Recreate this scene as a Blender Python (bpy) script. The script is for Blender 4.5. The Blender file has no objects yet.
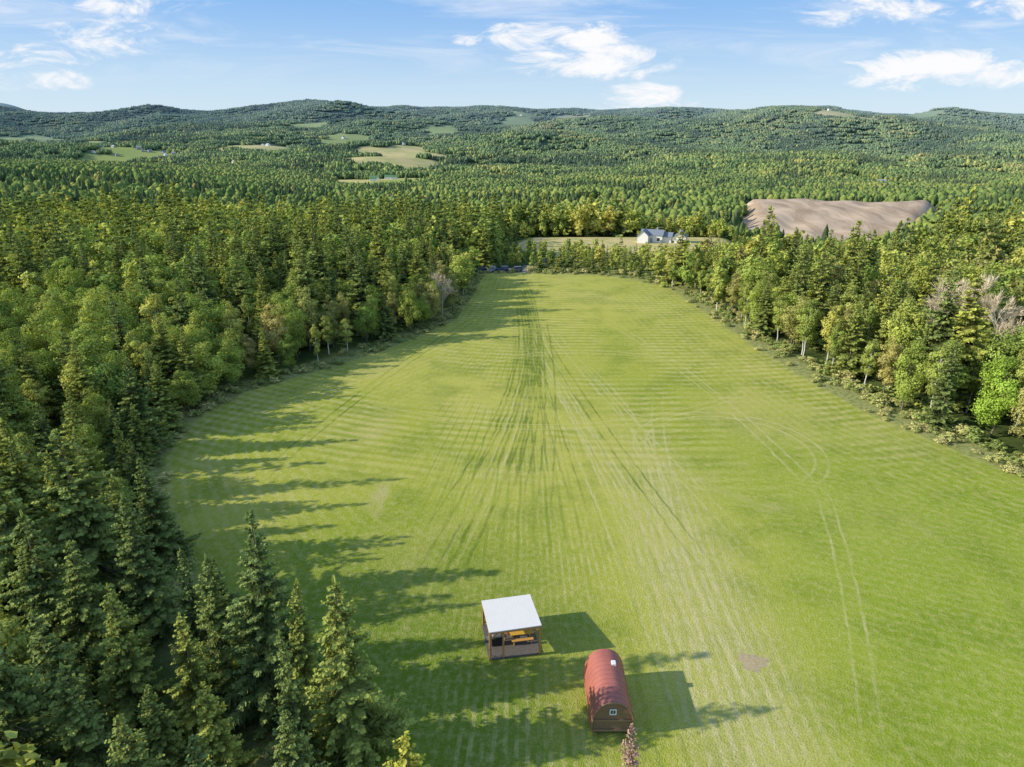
import bpy, math, random
import numpy as np
from mathutils import Vector
R0=np.random.default_rng(11)
random.seed(5)
scene=bpy.context.scene
COL=scene.collection
TAU=2*math.pi
# ------------------------------------------------------------ helpers
class NG:
    def __init__(s,nt): s.nt=nt
    def n(s,t): return s.nt.nodes.new(t)
    def put(s,sock,v):
        if isinstance(v,bpy.types.NodeSocket): s.nt.links.new(v,sock)
        elif v is not None: sock.default_value=v
    def m(s,op,a,b=None,c=None,clamp=False):
        k=s.n('ShaderNodeMath'); k.operation=op; k.use_clamp=clamp
        s.put(k.inputs[0],a); s.put(k.inputs[1],b)
        if c is not None: s.put(k.inputs[2],c)
        return k.outputs[0]
    def ss(s,v,a,b,lo=0.,hi=1.):
        k=s.n('ShaderNodeMapRange'); k.interpolation_type='SMOOTHSTEP'
        s.put(k.inputs[0],v); s.put(k.inputs[1],a); s.put(k.inputs[2],b); s.put(k.inputs[3],lo); s.put(k.inputs[4],hi)
        return k.outputs[0]
    def mix(s,f,a,b,mode='MIX'):
        k=s.n('ShaderNodeMix'); k.data_type='RGBA'; k.blend_type=mode
        s.put(k.inputs[0],f); s.put(k.inputs[6],a if not isinstance(a,tuple) else (*a,1)[:4]); s.put(k.inputs[7],b if not isinstance(b,tuple) else (*b,1)[:4])
        return k.outputs[2]
    def noise(s,vec,scale,detail=3,rough=.55,dist=0.):
        k=s.n('ShaderNodeTexNoise'); 
        if vec is not None: s.put(k.inputs['Vector'],vec)
        k.inputs['Scale'].default_value=scale; k.inputs['Detail'].default_value=detail
        k.inputs['Roughness'].default_value=rough; k.inputs['Distortion'].default_value=dist
        return k.outputs[0]
    def attr(s,name):
        k=s.n('ShaderNodeAttribute'); k.attribute_name=name; return k
    def comb(s,x,y,z):
        k=s.n('ShaderNodeCombineXYZ'); s.put(k.inputs[0],x); s.put(k.inputs[1],y); s.put(k.inputs[2],z); return k.outputs[0]
def newmat(name):
    m=bpy.data.materials.new(name); m.use_nodes=True; m.node_tree.nodes.clear()
    return m,NG(m.node_tree)
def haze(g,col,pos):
    """aerial haze painted into the base colour of distant land: depends only on where the land lies in the world"""
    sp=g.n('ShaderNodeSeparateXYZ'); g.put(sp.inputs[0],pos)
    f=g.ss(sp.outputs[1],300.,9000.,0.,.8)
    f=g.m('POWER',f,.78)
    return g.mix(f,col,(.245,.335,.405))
def simple(name,col,rough=.7,var=.15,scale=6.,metal=0.,bump=.0,obj=True,stripes=None):
    m,g=newmat(name)
    tc=g.n('ShaderNodeTexCoord'); v=tc.outputs['Object']
    n=g.noise(v,scale,4,.6)
    f=g.m('MULTIPLY_ADD',n,2*var,1-var)
    c=g.mix(1.,col,g.comb(f,f,f),'MULTIPLY')
    bs=g.n('ShaderNodeBsdfPrincipled')
    if stripes:
        ax,per,dep=stripes
        sp=g.n('ShaderNodeSeparateXYZ'); g.put(sp.inputs[0],v)
        w=g.m('FRACT',g.m('DIVIDE',sp.outputs[ax],per))
        l=g.m('LESS_THAN',w,.12)
        k=g.m('MULTIPLY_ADD',l,-dep,1.)
        c=g.mix(1.,c,g.comb(k,k,k),'MULTIPLY')
    g.put(bs.inputs['Base Color'],c); bs.inputs['Roughness'].default_value=rough; bs.inputs['Metallic'].default_value=metal
    o=g.n('ShaderNodeOutputMaterial'); g.nt.links.new(bs.outputs[0],o.inputs[0])
    return m
def poly_mesh(name,V,Q,mats,tone=None,midx=None,smooth=False):
    V=np.asarray(V,'f'); Q=np.asarray(Q,'i'); k=Q.shape[1]; nf=len(Q)
    me=bpy.data.meshes.new(name)
    me.vertices.add(len(V)); me.vertices.foreach_set('co',V.ravel())
    me.loops.add(nf*k); me.loops.foreach_set('vertex_index',Q.ravel())
    me.polygons.add(nf); me.polygons.foreach_set('loop_start',np.arange(0,nf*k,k,dtype='i'))
    if midx is not None: me.polygons.foreach_set('material_index',np.asarray(midx,'i'))
    if smooth: me.polygons.foreach_set('use_smooth',np.ones(nf,bool))
    for m in mats: me.materials.append(m)
    if tone is not None:
        a=me.attributes.new('tone','FLOAT','POINT'); a.data.foreach_set('value',np.asarray(tone,'f'))
    me.update(calc_edges=True)
    return me
def obj(name,data,parent=None,loc=(0,0,0),link=True):
    o=bpy.data.objects.new(name,data)
    if parent is not None: o.parent=parent
    o.location=loc
    if link: COL.objects.link(o)
    return o
def top(o,label,cat,group=None):
    o['label']=label; o['category']=cat
    if group: o['group']=group
def unit(a): return a/np.maximum(np.linalg.norm(a,axis=-1,keepdims=True),1e-9)
def kites(P,D,N,L,W):
    D=unit(D); S=unit(np.cross(D,N)); L=L[:,None]; W=W[:,None]
    a=P; b=P+D*L*.5+S*W*.5; c=P+D*L; d=P+D*L*.5-S*W*.5
    V=np.stack([a,b,c,d],1).reshape(-1,3)
    Q=np.arange(len(V)).reshape(-1,4)
    return V,Q
def tubes(segs,sides=6):
    V=[];Q=[]
    for p0,p1,r0,r1 in segs:
        p0=np.array(p0,float);p1=np.array(p1,float); d=unit(p1-p0)
        u=np.cross(d,[0,0,1]) if abs(d[2])<.95 else np.cross(d,[1,0,0]); u=unit(u); w=np.cross(d,u)
        b=len(V)
        for p,r in((p0,r0),(p1,r1)):
            for i in range(sides):
                t=TAU*i/sides; V.append(p+u*r*math.cos(t)+w*r*math.sin(t))
        for i in range(sides):
            j=(i+1)%sides; Q.append((b+i,b+j,b+sides+j,b+sides+i))
    return np.array(V),np.array(Q)
# ------------------------------------------------------------ terrain definition
PY=[-500,195,215,235,285,312,360,420,520,700,1000,1500,2200,3200,4500,5200,9000,14000]
PZ=[0,0,-1.5,-3.2,-4.4,-7,-21,-31,-37,-37,-50,-66,-66,-30,15,45,-40,-80]
def sstep(a,b,x):
    t=np.clip((x-a)/(b-a),0,1); return t*t*(3-2*t)
def gs(x,w): return np.exp(-(x/w)**2)
_ph=np.random.default_rng(3)
WV=[(_ph.uniform(-1,1),_ph.uniform(-1,1),_ph.uniform(0,TAU)) for i in range(14)]
def hn(x,y,wl):
    s=0
    for a,b,p in WV: s=s+np.sin((a*x+b*y)*TAU/wl+p)
    return s/len(WV)**.5
def terrain(x,y):
    x=np.asarray(x,float); y=np.asarray(y,float)
    ys=np.maximum(y,1.); b=x/ys
    z=np.interp(y,PY,PZ)
    z=(np.interp(y-9,PY,PZ)+z+np.interp(y+9,PY,PZ))/3
    lift=sstep(.22,.62,-b)*sstep(230,560,y)*(1-sstep(1300,2300,y))*28
    lift+=sstep(.58,.95,b)*sstep(300,900,y)*(1-sstep(1300,2600,y))*14
    lift-=9.5*sstep(.30,.38,b)*sstep(215,280,y)*(1-sstep(330,400,y))
    rg=1-2*np.abs(np.clip(hn(x*1.0+y*.3,y*1.7,2600)*.5,-1,1))
    big=hn(x,y,950)*sstep(750,2400,y)*28+hn(x,y+99,2300)*sstep(1400,3600,y)*42+rg*sstep(1400,3000,y)*48
    small=hn(x+300,y,330)*sstep(700,2000,y)*7+hn(x,y,480)*sstep(2500,4500,y)*9
    ridge=72+78*gs(b+.29,.10)+28*gs(b+.28,.035)+72*gs(b+.10,.15)+52*gs(b-.20,.12)+68*gs(b-.40,.11)+12*gs(b+.6,.2)
    z=z+lift+big*(1-.86*sstep(4600,6300,y))+small*(1-.8*sstep(4800,6300,y))+ridge*sstep(4200,6300,y)*(1-sstep(6700,9000,y))
    z=z+420*gs(b+.70,.07)*sstep(9500,11500,y)*(1-sstep(11800,13500,y))+ 200*gs(b-.75,.12)*sstep(9500,11500,y)*(1-sstep(11800,13500,y))
    return z
FIELD=np.array([(-9,-60),(-10,24),(-13,37),(-20,44),(-28,51),(-34,59),(-40,69),(-44.5,78),(-46,90),(-43,101),(-32,113),(-23,125),(-13,143),(-10,166),(-8,197),(24,193),(33,188),(41.5,175),(44.5,146),(46.5,126),(49.5,108),(53,92),(62,73),(77,53),(100,28),(120,-60)],float)
def sdist(px,py,poly):
    """signed distance, positive inside"""
    px=np.asarray(px,float);py=np.asarray(py,float)
    dm=np.full(px.shape,1e9); ins=np.zeros(px.shape,bool)
    n=len(poly)
    for i in range(n):
        ax,ay=poly[i]; bx,by=poly[(i+1)%n]
        ex,ey=bx-ax,by-ay
        t=np.clip(((px-ax)*ex+(py-ay)*ey)/(ex*ex+ey*ey),0,1)
        dm=np.minimum(dm,np.hypot(px-ax-t*ex,py-ay-t*ey))
        c=((ay>py)!=(by>py))
        with np.errstate(divide='ignore',invalid='ignore'):
            xx=ax+(py-ay)*ex/(ey if ey!=0 else 1e-9)
        ins^=(c&(px<xx))
    return np.where(ins,dm,-dm)
PIT=np.array([(172,520),(155,470),(180,440),(232,432),(268,462),(300,515),(340,570),(390,630),(425,692),(330,700),(262,712),(225,700),(205,620)],float)
YARD=np.array([(-2,262),(8,246),(30,250),(44,240),(60,242),(76,252),(92,256),(100,270),(98,288),(86,304),(50,312),(10,306)],float)
# ellipses: cx,cy,rx,ry,type (0 tan,1 dirt,2 green,3 gravel)
ELL=[(-245,1290,95,150,0),(-215,1230,60,95,2),(-320,1980,105,330,0),(-225,1800,45,170,0),
 (-1080,2050,120,190,2),(-980,3700,110,240,2),(-1200,3900,90,200,0),(60,4700,110,360,2),(140,4300,90,240,0),(-700,1750,60,130,2),(-820,2350,110,170,0),(-1500,2500,120,170,2),(-480,2350,70,170,2),(-1000,2900,120,200,0),
 (2050,4300,240,300,0),(-2600,3900,200,260,2),(-2150,3600,110,180,0),(1450,4600,130,300,2),(-320,3500,100,200,2),
 (95,780,26,60,0),(150,900,40,55,0),(700,1300,45,120,2),(-700,2900,100,220,2),(1250,2700,90,190,2),(-1750,2900,100,200,2),(420,5200,150,300,0),(182,300,20,22,0),(2800,5000,240,300,2),(600,2400,70,160,0),(1600,3600,110,220,0),(-60,2700,80,190,2)]
def zones(x,y):
    z=np.zeros((len(x),4))
    for cx,cy,rx,ry,t in ELL:
        an=np.arctan2(y-cy,x-cx); wob=1+.26*np.sin(an*3+cx)+.17*np.sin(an*5+cy)+.10*np.sin(an*9+cx)
        d=np.hypot((x-cx)/rx,(y-cy)/ry)/wob
        z[:,t]=np.maximum(z[:,t],1-sstep(.93,1.03,d))
    z[:,1]=np.maximum(z[:,1],sstep(-1,4,sdist(x,y,PIT)+3.5*hn(x,y,22)))
    z[:,0]=np.maximum(z[:,0],sstep(-1,3,sdist(x,y,YARD)))
    # gravel turning area and lane beyond the field
    lane=np.abs(y-(201+.02*x))
    z[:,3]=np.maximum(z[:,3],(1-sstep(2.,3.5,lane))*(x>-34)*(x<5))
    lane2=np.abs(x-(2+.35*(y-201)))
    z[:,3]=np.maximum(z[:,3],(1-sstep(1.4,2.6,lane2))*(y>198)*(y<275))
    return z
# ------------------------------------------------------------ ground sheet
ys=np.concatenate([np.arange(-80,235,1.7),np.geomspace(236,13800,260)])
bs=np.linspace(-1.25,1.25,440)
B,Y=np.meshgrid(bs,ys); X=B*(Y+135)
x=X.ravel();y=Y.ravel()
z=terrain(x,y)
nr,nc=X.shape
idx=np.arange(nr*nc).reshape(nr,nc)
Q=np.stack([idx[:-1,:-1],idx[:-1,1:],idx[1:,1:],idx[1:,:-1]],-1).reshape(-1,4)
sdp=sdist(x,y,PIT)
z=z+sstep(2,16,sdp)*sstep(520,640,y)*9+hn(x,y,34)*1.3*sstep(0,10,sdp)-sstep(0,8,sdp)*1.0*(1-sstep(500,560,y))

gm,g=newmat('ground_material')
geo=g.n('ShaderNodeNewGeometry'); pos=geo.outputs['Position']
sp=g.n('ShaderNodeSeparateXYZ'); g.put(sp.inputs[0],pos); px,py=sp.outputs[0],sp.outputs[1]
sd=g.attr('sd').outputs['Fac']; zc=g.attr('zone'); zs=g.n('ShaderNodeSeparateColor'); g.put(zs.inputs[0],zc.outputs['Color'])
nbig=g.noise(pos,.018,2,.5); nmid=g.noise(pos,.12,4,.6); nfine=g.noise(pos,1.6,4,.7); ngr=g.noise(pos,7.,2,.7)
nd=g.noise(pos,.06,2,.5,0.); nd2=g.noise(pos,.35,1,.5)
GREEN=(.31,.375,.032); YEL=(.50,.485,.09); STRAW=(.66,.58,.26); DARKG=(.17,.25,.022)
c=g.mix(g.ss(nbig,.34,.62),GREEN,YEL)
far_y=g.m('MULTIPLY',g.ss(py,60.,130.),.45); c=g.mix(far_y,c,YEL)
c=g.mix(g.ss(g.noise(pos,.035,4,.65,.8),.50,.68,0.,.45),c,(.56,.50,.16))
# richer green close to the near right, yellower across the middle
nearright=g.m('MULTIPLY',g.ss(py,100.,55.),g.ss(px,16.,34.))
c=g.mix(g.m('MULTIPLY',nearright,.65),c,(.235,.345,.026))
nearleft_shade=g.m('MULTIPLY',g.ss(py,70.,42.),g.ss(px,12.,-2.))
c=g.mix(g.m('MULTIPLY',nearleft_shade,.8),c,(.12,.20,.02))  # tree shade deepened in the near-left grass colour
c=g.mix(g.ss(nmid,.42,.70,0.,.55),c,DARKG)
c=g.mix(g.m('MULTIPLY',g.ss(nfine,.40,.80),.45),c,STRAW)
warp=g.m('MULTIPLY_ADD',nd,3.2,-1.6); warp2=g.m('MULTIPLY_ADD',nd2,.5,-.25); wp=g.m('ADD',warp,warp2)
def stripe(coord,per,lo=.35,hi=.9):
    s=g.m('SINE',g.m('MULTIPLY',coord,TAU/per)); s=g.m('MULTIPLY_ADD',s,.5,.5)
    return g.ss(s,lo,hi)
brk=g.ss(g.noise(pos,.05,3,.6),.40,.62)
brk2=g.ss(g.noise(pos,.7,3,.65),.34,.62)
brk3=g.ss(g.noise(g.comb(px,g.m('MULTIPLY',py,.6),3.),.07,2,.6),.40,.6)
# cross rows in the middle and far field
q=g.m('ADD',g.m('MULTIPLY_ADD',px,.16,py),g.m('MULTIPLY',wp,.8)); q=g.m('ADD',q,g.m('MULTIPLY',g.m('MULTIPLY',px,px),-.0035))
rows=g.m('MULTIPLY',stripe(q,2.0),g.m('MULTIPLY',g.ss(py,62.,90.),g.m('MULTIPLY_ADD',brk3,.8,.2)))
c=g.mix(g.m('MULTIPLY',g.m('MULTIPLY',rows,brk2),.5),c,STRAW)
rowd=g.m('MULTIPLY',stripe(g.m('ADD',q,1.),2.0,.55,.95),g.m('MULTIPLY',g.ss(py,62.,90.),brk3))
c=g.mix(g.m('MULTIPLY',rowd,.28),c,DARKG)
# swaths running up the field, fanning from the far centre
fan=g.m('MULTIPLY',g.m('DIVIDE',g.m('SUBTRACT',px,4.),g.m('SUBTRACT',175.,py)),110.)
fan=g.m('ADD',fan,g.m('MULTIPLY',wp,.25))
fm=g.m('MULTIPLY',g.ss(g.m('ABSOLUTE',g.m('SUBTRACT',px,g.m('MULTIPLY_ADD',py,-.08,8.))),19.,6.),g.ss(py,150.,100.))
vert=g.m('MULTIPLY',stripe(fan,.62,.5,.8),g.m('MULTIPLY',fm,g.m('MULTIPLY_ADD',brk,.9,.1)))
c=g.mix(g.m('MULTIPLY',g.m('MULTIPLY',vert,brk2),.42),c,STRAW)
vert2=g.m('MULTIPLY',stripe(g.m('ADD',fan,.5),1.55,.82,.97),g.m('MULTIPLY',fm,brk3))
c=g.mix(g.m('MULTIPLY',vert2,.42),c,DARKG)
# dried hay swaths right of the cabin
hx_=g.m('MULTIPLY_ADD',py,-.05,g.m('ADD',px,g.m('MULTIPLY',wp,.2)))
hm=g.m('MULTIPLY',g.m('MULTIPLY',g.ss(px,10.,15.),g.ss(px,25.,18.5)),g.ss(py,100.,50.))
c=g.mix(g.m('MULTIPLY',hm,g.m('MULTIPLY_ADD',nfine,.7,.0)),c,(.58,.52,.22))
c=g.mix(g.m('MULTIPLY',g.m('MULTIPLY',stripe(hx_,.95,.45,.8),hm),g.m('MULTIPLY_ADD',brk2,.5,.05)),c,(.64,.56,.30))
# swaths parallel with the edges
ed=g.m('MULTIPLY',stripe(g.m('ADD',sd,g.m('MULTIPLY',wp,.2)),1.5,.45,.85),g.m('MULTIPLY',g.ss(sd,28.,8.),g.ss(py,45.,70.)))
c=g.mix(g.m('MULTIPLY',g.m('MULTIPLY',ed,brk2),.30),c,STRAW)
# diagonal rows lower right
dq=g.m('ADD',g.m('MULTIPLY_ADD',px,.50,py),g.m('MULTIPLY',wp,.3))
dr=g.m('MULTIPLY',stripe(dq,1.3,.45,.9),g.m('MULTIPLY',g.ss(px,20.,32.),g.ss(py,92.,70.)))
c=g.mix(g.m('MULTIPLY',g.m('MULTIPLY',dr,brk2),.28),c,(.52,.50,.14))
# wheel tracks: (three points x,y), half gauge, width, y range, dark?
TR=[([(-6.1,52),(1.1,90),(3.9,163)],.8,.30,44,190,1),([(-4.4,50),(2.0,90),(4.6,163)],.8,.24,56,195,1),([(-2.6,48),(2.9,90),(3.3,163)],.75,.24,62,180,1),([(3.5,50),(3.6,90),(2.6,163)],.8,.22,66,180,1),
 ([(-7.6,50),(.2,90),(2.4,163)],.8,.22,50,150,0),([(17,50),(9,98),(4.8,140)],.8,.25,44,160,0),([(15.2,34),(13.5,58),(6.2,110)],.8,.25,30,140,0),([(20,50),(11,98),(5.2,140)],.8,.20,50,150,1),([(-9.5,50),(-1.4,88),(2.,150)],.8,.26,46,170,1),
 ([(24.5,34),(33,58),(37.5,76)],.75,.2,30,84,0),([(13,34),(11,60),(4,120)],.8,.22,30,130,0),([(12.,40),(17.5,70),(14,110)],.8,.25,50,125,0),([(-9,60),(-2,90),(1.5,140)],.8,.2,56,150,1),([(24,60),(15,100),(6,150)],.8,.2,54,150,0),([(8,60),(5.6,95),(3.,150)],.8,.2,60,150,1),
 ([(36,60),(33,95),(22,140)],.8,.22,60,160,0),([(-30,75),(-24,100),(-6,150)],.8,.25,66,170,1),([(1,45),(5.5,90),(6.5,150)],.8,.22,60,160,1),([(19,34),(18,60),(22,95)],.8,.24,30,110,0),([(17,34),(16.4,55),(17,80)],.8,.24,28,90,0)]
dk=None;lt=None
for pts,hg,w,y0,y1,dark in TR:
    c2,c1,c0=np.polyfit([p[1] for p in pts],[p[0] for p in pts],2)
    poly=g.m('MULTIPLY_ADD',g.m('MULTIPLY_ADD',py,float(c2),float(c1)),py,float(c0))
    d=g.m('ABSOLUTE',g.m('SUBTRACT',g.m('ADD',px,g.m('MULTIPLY',warp2,1.0)),poly))
    d=g.m('ABSOLUTE',g.m('SUBTRACT',d,hg))
    l=g.m('MULTIPLY',g.ss(d,w,w*.35),g.m('MULTIPLY',g.ss(py,float(y0),float(y0+18)),g.ss(py,float(y1),float(y1-30))))
    if dark: dk=l if dk is None else g.m('MAXIMUM',dk,l)
    else: lt=l if lt is None else g.m('MAXIMUM',lt,l)
# turning loop
for cx,cy,r_,ym in((28.5,81.,11.5,72.),):
    dx=g.m('SUBTRACT',px,cx); dy=g.m('SUBTRACT',g.m('ADD',py,warp2),cy)
    d=g.m('SQRT',g.m('ADD',g.m('MULTIPLY',dx,dx),g.m('MULTIPLY',dy,dy)))
    d=g.m('ABSOLUTE',g.m('SUBTRACT',g.m('ABSOLUTE',g.m('SUBTRACT',d,r_)),.8))
    lt=g.m('MAXIMUM',lt,g.m('MULTIPLY',g.ss(d,.26,.1),g.ss(py,ym-6,ym+4)))
wv=g.m('MULTIPLY',g.m('MULTIPLY_ADD',g.ss(nmid,.35,.6),.7,.3),g.m('MULTIPLY_ADD',brk2,.5,.5))
c=g.mix(g.m('MULTIPLY',g.m('MULTIPLY',lt,wv),.55),c,(.68,.60,.30))
c=g.mix(g.m('MULTIPLY',g.m('MULTIPLY',dk,wv),.72),c,(.115,.18,.024))
# dark trodden band at the far centre
tb_=g.m('MULTIPLY',g.ss(g.m('ABSOLUTE',g.m('SUBTRACT',g.m('ADD',px,g.m('MULTIPLY',wp,1.0)),3.0)),4.6,.6),g.m('MULTIPLY',g.ss(py,82.,112.),g.ss(py,180.,140.)))
c=g.mix(g.m('MULTIPLY',tb_,g.m('MULTIPLY',g.m('MULTIPLY_ADD',brk2,.5,.1),g.m('MULTIPLY_ADD',stripe(px,1.1,.3,.8),.6,.25))),c,(.13,.20,.028))
# cross tracks given as y=f(x)
for pts,w,x0,x1 in [([(-20,95),(5,88),(30,96)],.22,-24,40),([(-6,115),(10,122),(28,118)],.3,-10,34)]:
    c2,c1,c0=np.polyfit([p[0] for p in pts],[p[1] for p in pts],2)
    poly=g.m('MULTIPLY_ADD',g.m('MULTIPLY_ADD',px,float(c2),float(c1)),px,float(c0))
    d=g.m('ABSOLUTE',g.m('SUBTRACT',g.m('ABSOLUTE',g.m('SUBTRACT',py,poly)),.8))
    l=g.m('MULTIPLY',g.ss(d,w,w*.3),g.m('MULTIPLY',g.ss(px,float(x0),float(x0+6)),g.ss(px,float(x1),float(x1-8))))
    c=g.mix(g.m('MULTIPLY',l,.4),c,(.64,.57,.24))
bare=g.ss(g.noise(pos,.045,4,.7,1.),.62,.76)
c=g.mix(g.m('MULTIPLY',bare,.5),c,(.56,.47,.24))
k=g.m('MULTIPLY_ADD',ngr,.9,.55); c=g.mix(1.,c,g.comb(k,k,k),'MULTIPLY')
# rough margin, forest floor
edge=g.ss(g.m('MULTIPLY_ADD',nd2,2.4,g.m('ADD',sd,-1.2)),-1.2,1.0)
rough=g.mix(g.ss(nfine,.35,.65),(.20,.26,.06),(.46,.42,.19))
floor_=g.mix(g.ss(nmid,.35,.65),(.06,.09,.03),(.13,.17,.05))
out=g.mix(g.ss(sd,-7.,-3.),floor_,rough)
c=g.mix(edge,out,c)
tan=g.mix(g.ss(nmid,.40,.7),(.66,.52,.25),(.34,.40,.11)); tan=g.mix(g.ss(py,600.,1200.),tan,g.mix(g.ss(nbig,.4,.6),(.64,.52,.23),(.48,.46,.16)))
pn=g.noise(g.comb(g.m('MULTIPLY',px,.06),g.m('MULTIPLY',py,.016),0.),1.,5,.7,.8)
dirt=g.mix(g.ss(pn,.36,.62),(.66,.50,.36),(.44,.32,.22)); gre=g.mix(nbig,(.25,.35,.06),(.42,.42,.12)); grav=g.mix(nfine,(.26,.25,.22),(.38,.35,.31))
c=g.mix(zs.outputs[0],c,tan); c=g.mix(zs.outputs[2],c,gre); c=g.mix(zs.outputs[1],c,dirt); c=g.mix(zc.outputs['Alpha'],c,grav)
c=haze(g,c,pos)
bsd=g.n('ShaderNodeBsdfDiffuse'); g.put(bsd.inputs['Color'],c)
bu=g.n('ShaderNodeBump'); bu.inputs['Strength'].default_value=.6; bu.inputs['Distance'].default_value=.15
g.put(bu.inputs['Height'],g.m('ADD',ngr,g.m('MULTIPLY',nfine,1.0))); g.nt.links.new(bu.outputs[0],bsd.inputs['Normal'])
o=g.n('ShaderNodeOutputMaterial'); g.nt.links.new(bsd.outputs[0],o.inputs[0])
gme=poly_mesh('ground',np.stack([x,y,z],1),Q,[gm],smooth=True)
a=gme.attributes.new('sd','FLOAT','POINT'); a.data.foreach_set('value',np.clip(sdist(x,y,FIELD),-60,60).astype('f'))
a=gme.attributes.new('zone','FLOAT_COLOR','POINT'); zz=zones(x,y); a.data.foreach_set('color',zz.astype('f').ravel())
ground=obj('ground',gme); ground['kind']='structure'

# ------------------------------------------------------------ foliage materials
def foliage(name,stops,dark=.66,light=1.65,trans=.2,stand=.5):
    m,g=newmat(name)
    geo=g.n('ShaderNodeNewGeometry'); pos=geo.outputs['Position']
    oi=g.n('ShaderNodeObjectInfo')
    r=g.n('ShaderNodeValToRGB'); cr=r.color_ramp
    while len(cr.elements)>1: cr.elements.remove(cr.elements[-1])
    cr.elements[0].position=stops[0][0]; cr.elements[0].color=(*stops[0][1],1)
    for p,cc in stops[1:]:
        e=cr.elements.new(p); e.color=(*cc,1)
    t=g.attr('tone').outputs['Fac']  # tone carries in-crown darkness put into the colour, plus random variation
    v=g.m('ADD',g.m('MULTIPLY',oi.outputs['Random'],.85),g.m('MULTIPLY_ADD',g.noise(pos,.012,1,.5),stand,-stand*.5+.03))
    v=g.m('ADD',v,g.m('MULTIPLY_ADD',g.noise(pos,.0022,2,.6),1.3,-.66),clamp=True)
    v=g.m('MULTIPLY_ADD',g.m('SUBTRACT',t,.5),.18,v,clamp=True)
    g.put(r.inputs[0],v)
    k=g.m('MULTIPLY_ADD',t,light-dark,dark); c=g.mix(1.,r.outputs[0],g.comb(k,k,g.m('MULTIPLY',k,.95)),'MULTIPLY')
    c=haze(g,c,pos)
    d=g.n('ShaderNodeBsdfDiffuse'); g.put(d.inputs[0],c)
    o=g.n('ShaderNodeOutputMaterial')
    if trans>0:
        tr=g.n('ShaderNodeBsdfTranslucent'); g.put(tr.inputs[0],g.mix(1.,c,(1.2,1.15,.6),'MULTIPLY'))
        mx=g.n('ShaderNodeMixShader'); mx.inputs[0].default_value=trans
        g.nt.links.new(d.outputs[0],mx.inputs[1]); g.nt.links.new(tr.outputs[0],mx.inputs[2])
        g.nt.links.new(mx.outputs[0],o.inputs[0])
    else: g.nt.links.new(d.outputs[0],o.inputs[0])
    return m
M_SPR=foliage('spruce_needles',[(0,(.175,.225,.08)),(.45,(.26,.30,.085)),(.8,(.36,.375,.09)),(1,(.42,.42,.10))],.55,1.85)
M_LEAF=foliage('broad_leaves',[(0,(.22,.295,.07)),(.4,(.31,.375,.085)),(.8,(.41,.43,.10)),(.97,(.50,.47,.12)),(1,(.52,.42,.12))])
M_BIRL=foliage('birch_leaves',[(0,(.25,.31,.08)),(.5,(.35,.385,.10)),(.85,(.48,.45,.12)),(1,(.60,.48,.13))])
M_FAR=foliage('distant_leaves',[(0,(.145,.215,.065)),(.3,(.20,.275,.08)),(.65,(.27,.325,.085)),(.92,(.37,.385,.10)),(1,(.42,.35,.11))],trans=0)
M_FSP=foliage('distant_needles',[(0,(.075,.12,.06)),(.5,(.11,.155,.065)),(1,(.17,.205,.07))],trans=0)
M_LIME=foliage('bright_leaves',[(0,(.26,.37,.06)),(1,(.31,.41,.07))])
M_OLD=foliage('autumn_leaves',[(0,(.32,.33,.11)),(.6,(.42,.38,.14)),(1,(.50,.40,.15))])
M_BUSH=foliage('brush_leaves',[(0,(.22,.28,.08)),(.45,(.38,.38,.14)),(1,(.56,.47,.22))],trans=0)
M_DEAD=foliage('dead_needles',[(0,(.42,.27,.21)),(1,(.48,.32,.25))],trans=0)
M_TWIG=foliage('bare_twigs',[(0,(.54,.45,.32)),(1,(.64,.54,.40))],trans=0)
M_YEL=foliage('yellow_leaves',[(0,(.48,.47,.09)),(1,(.52,.50,.10))])
M_BARK=simple('grey_bark',(.20,.16,.12),.9,.4,5.)
M_BIRCH=simple('pale_bark',(.66,.63,.56),.8,.45,7.)
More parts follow.
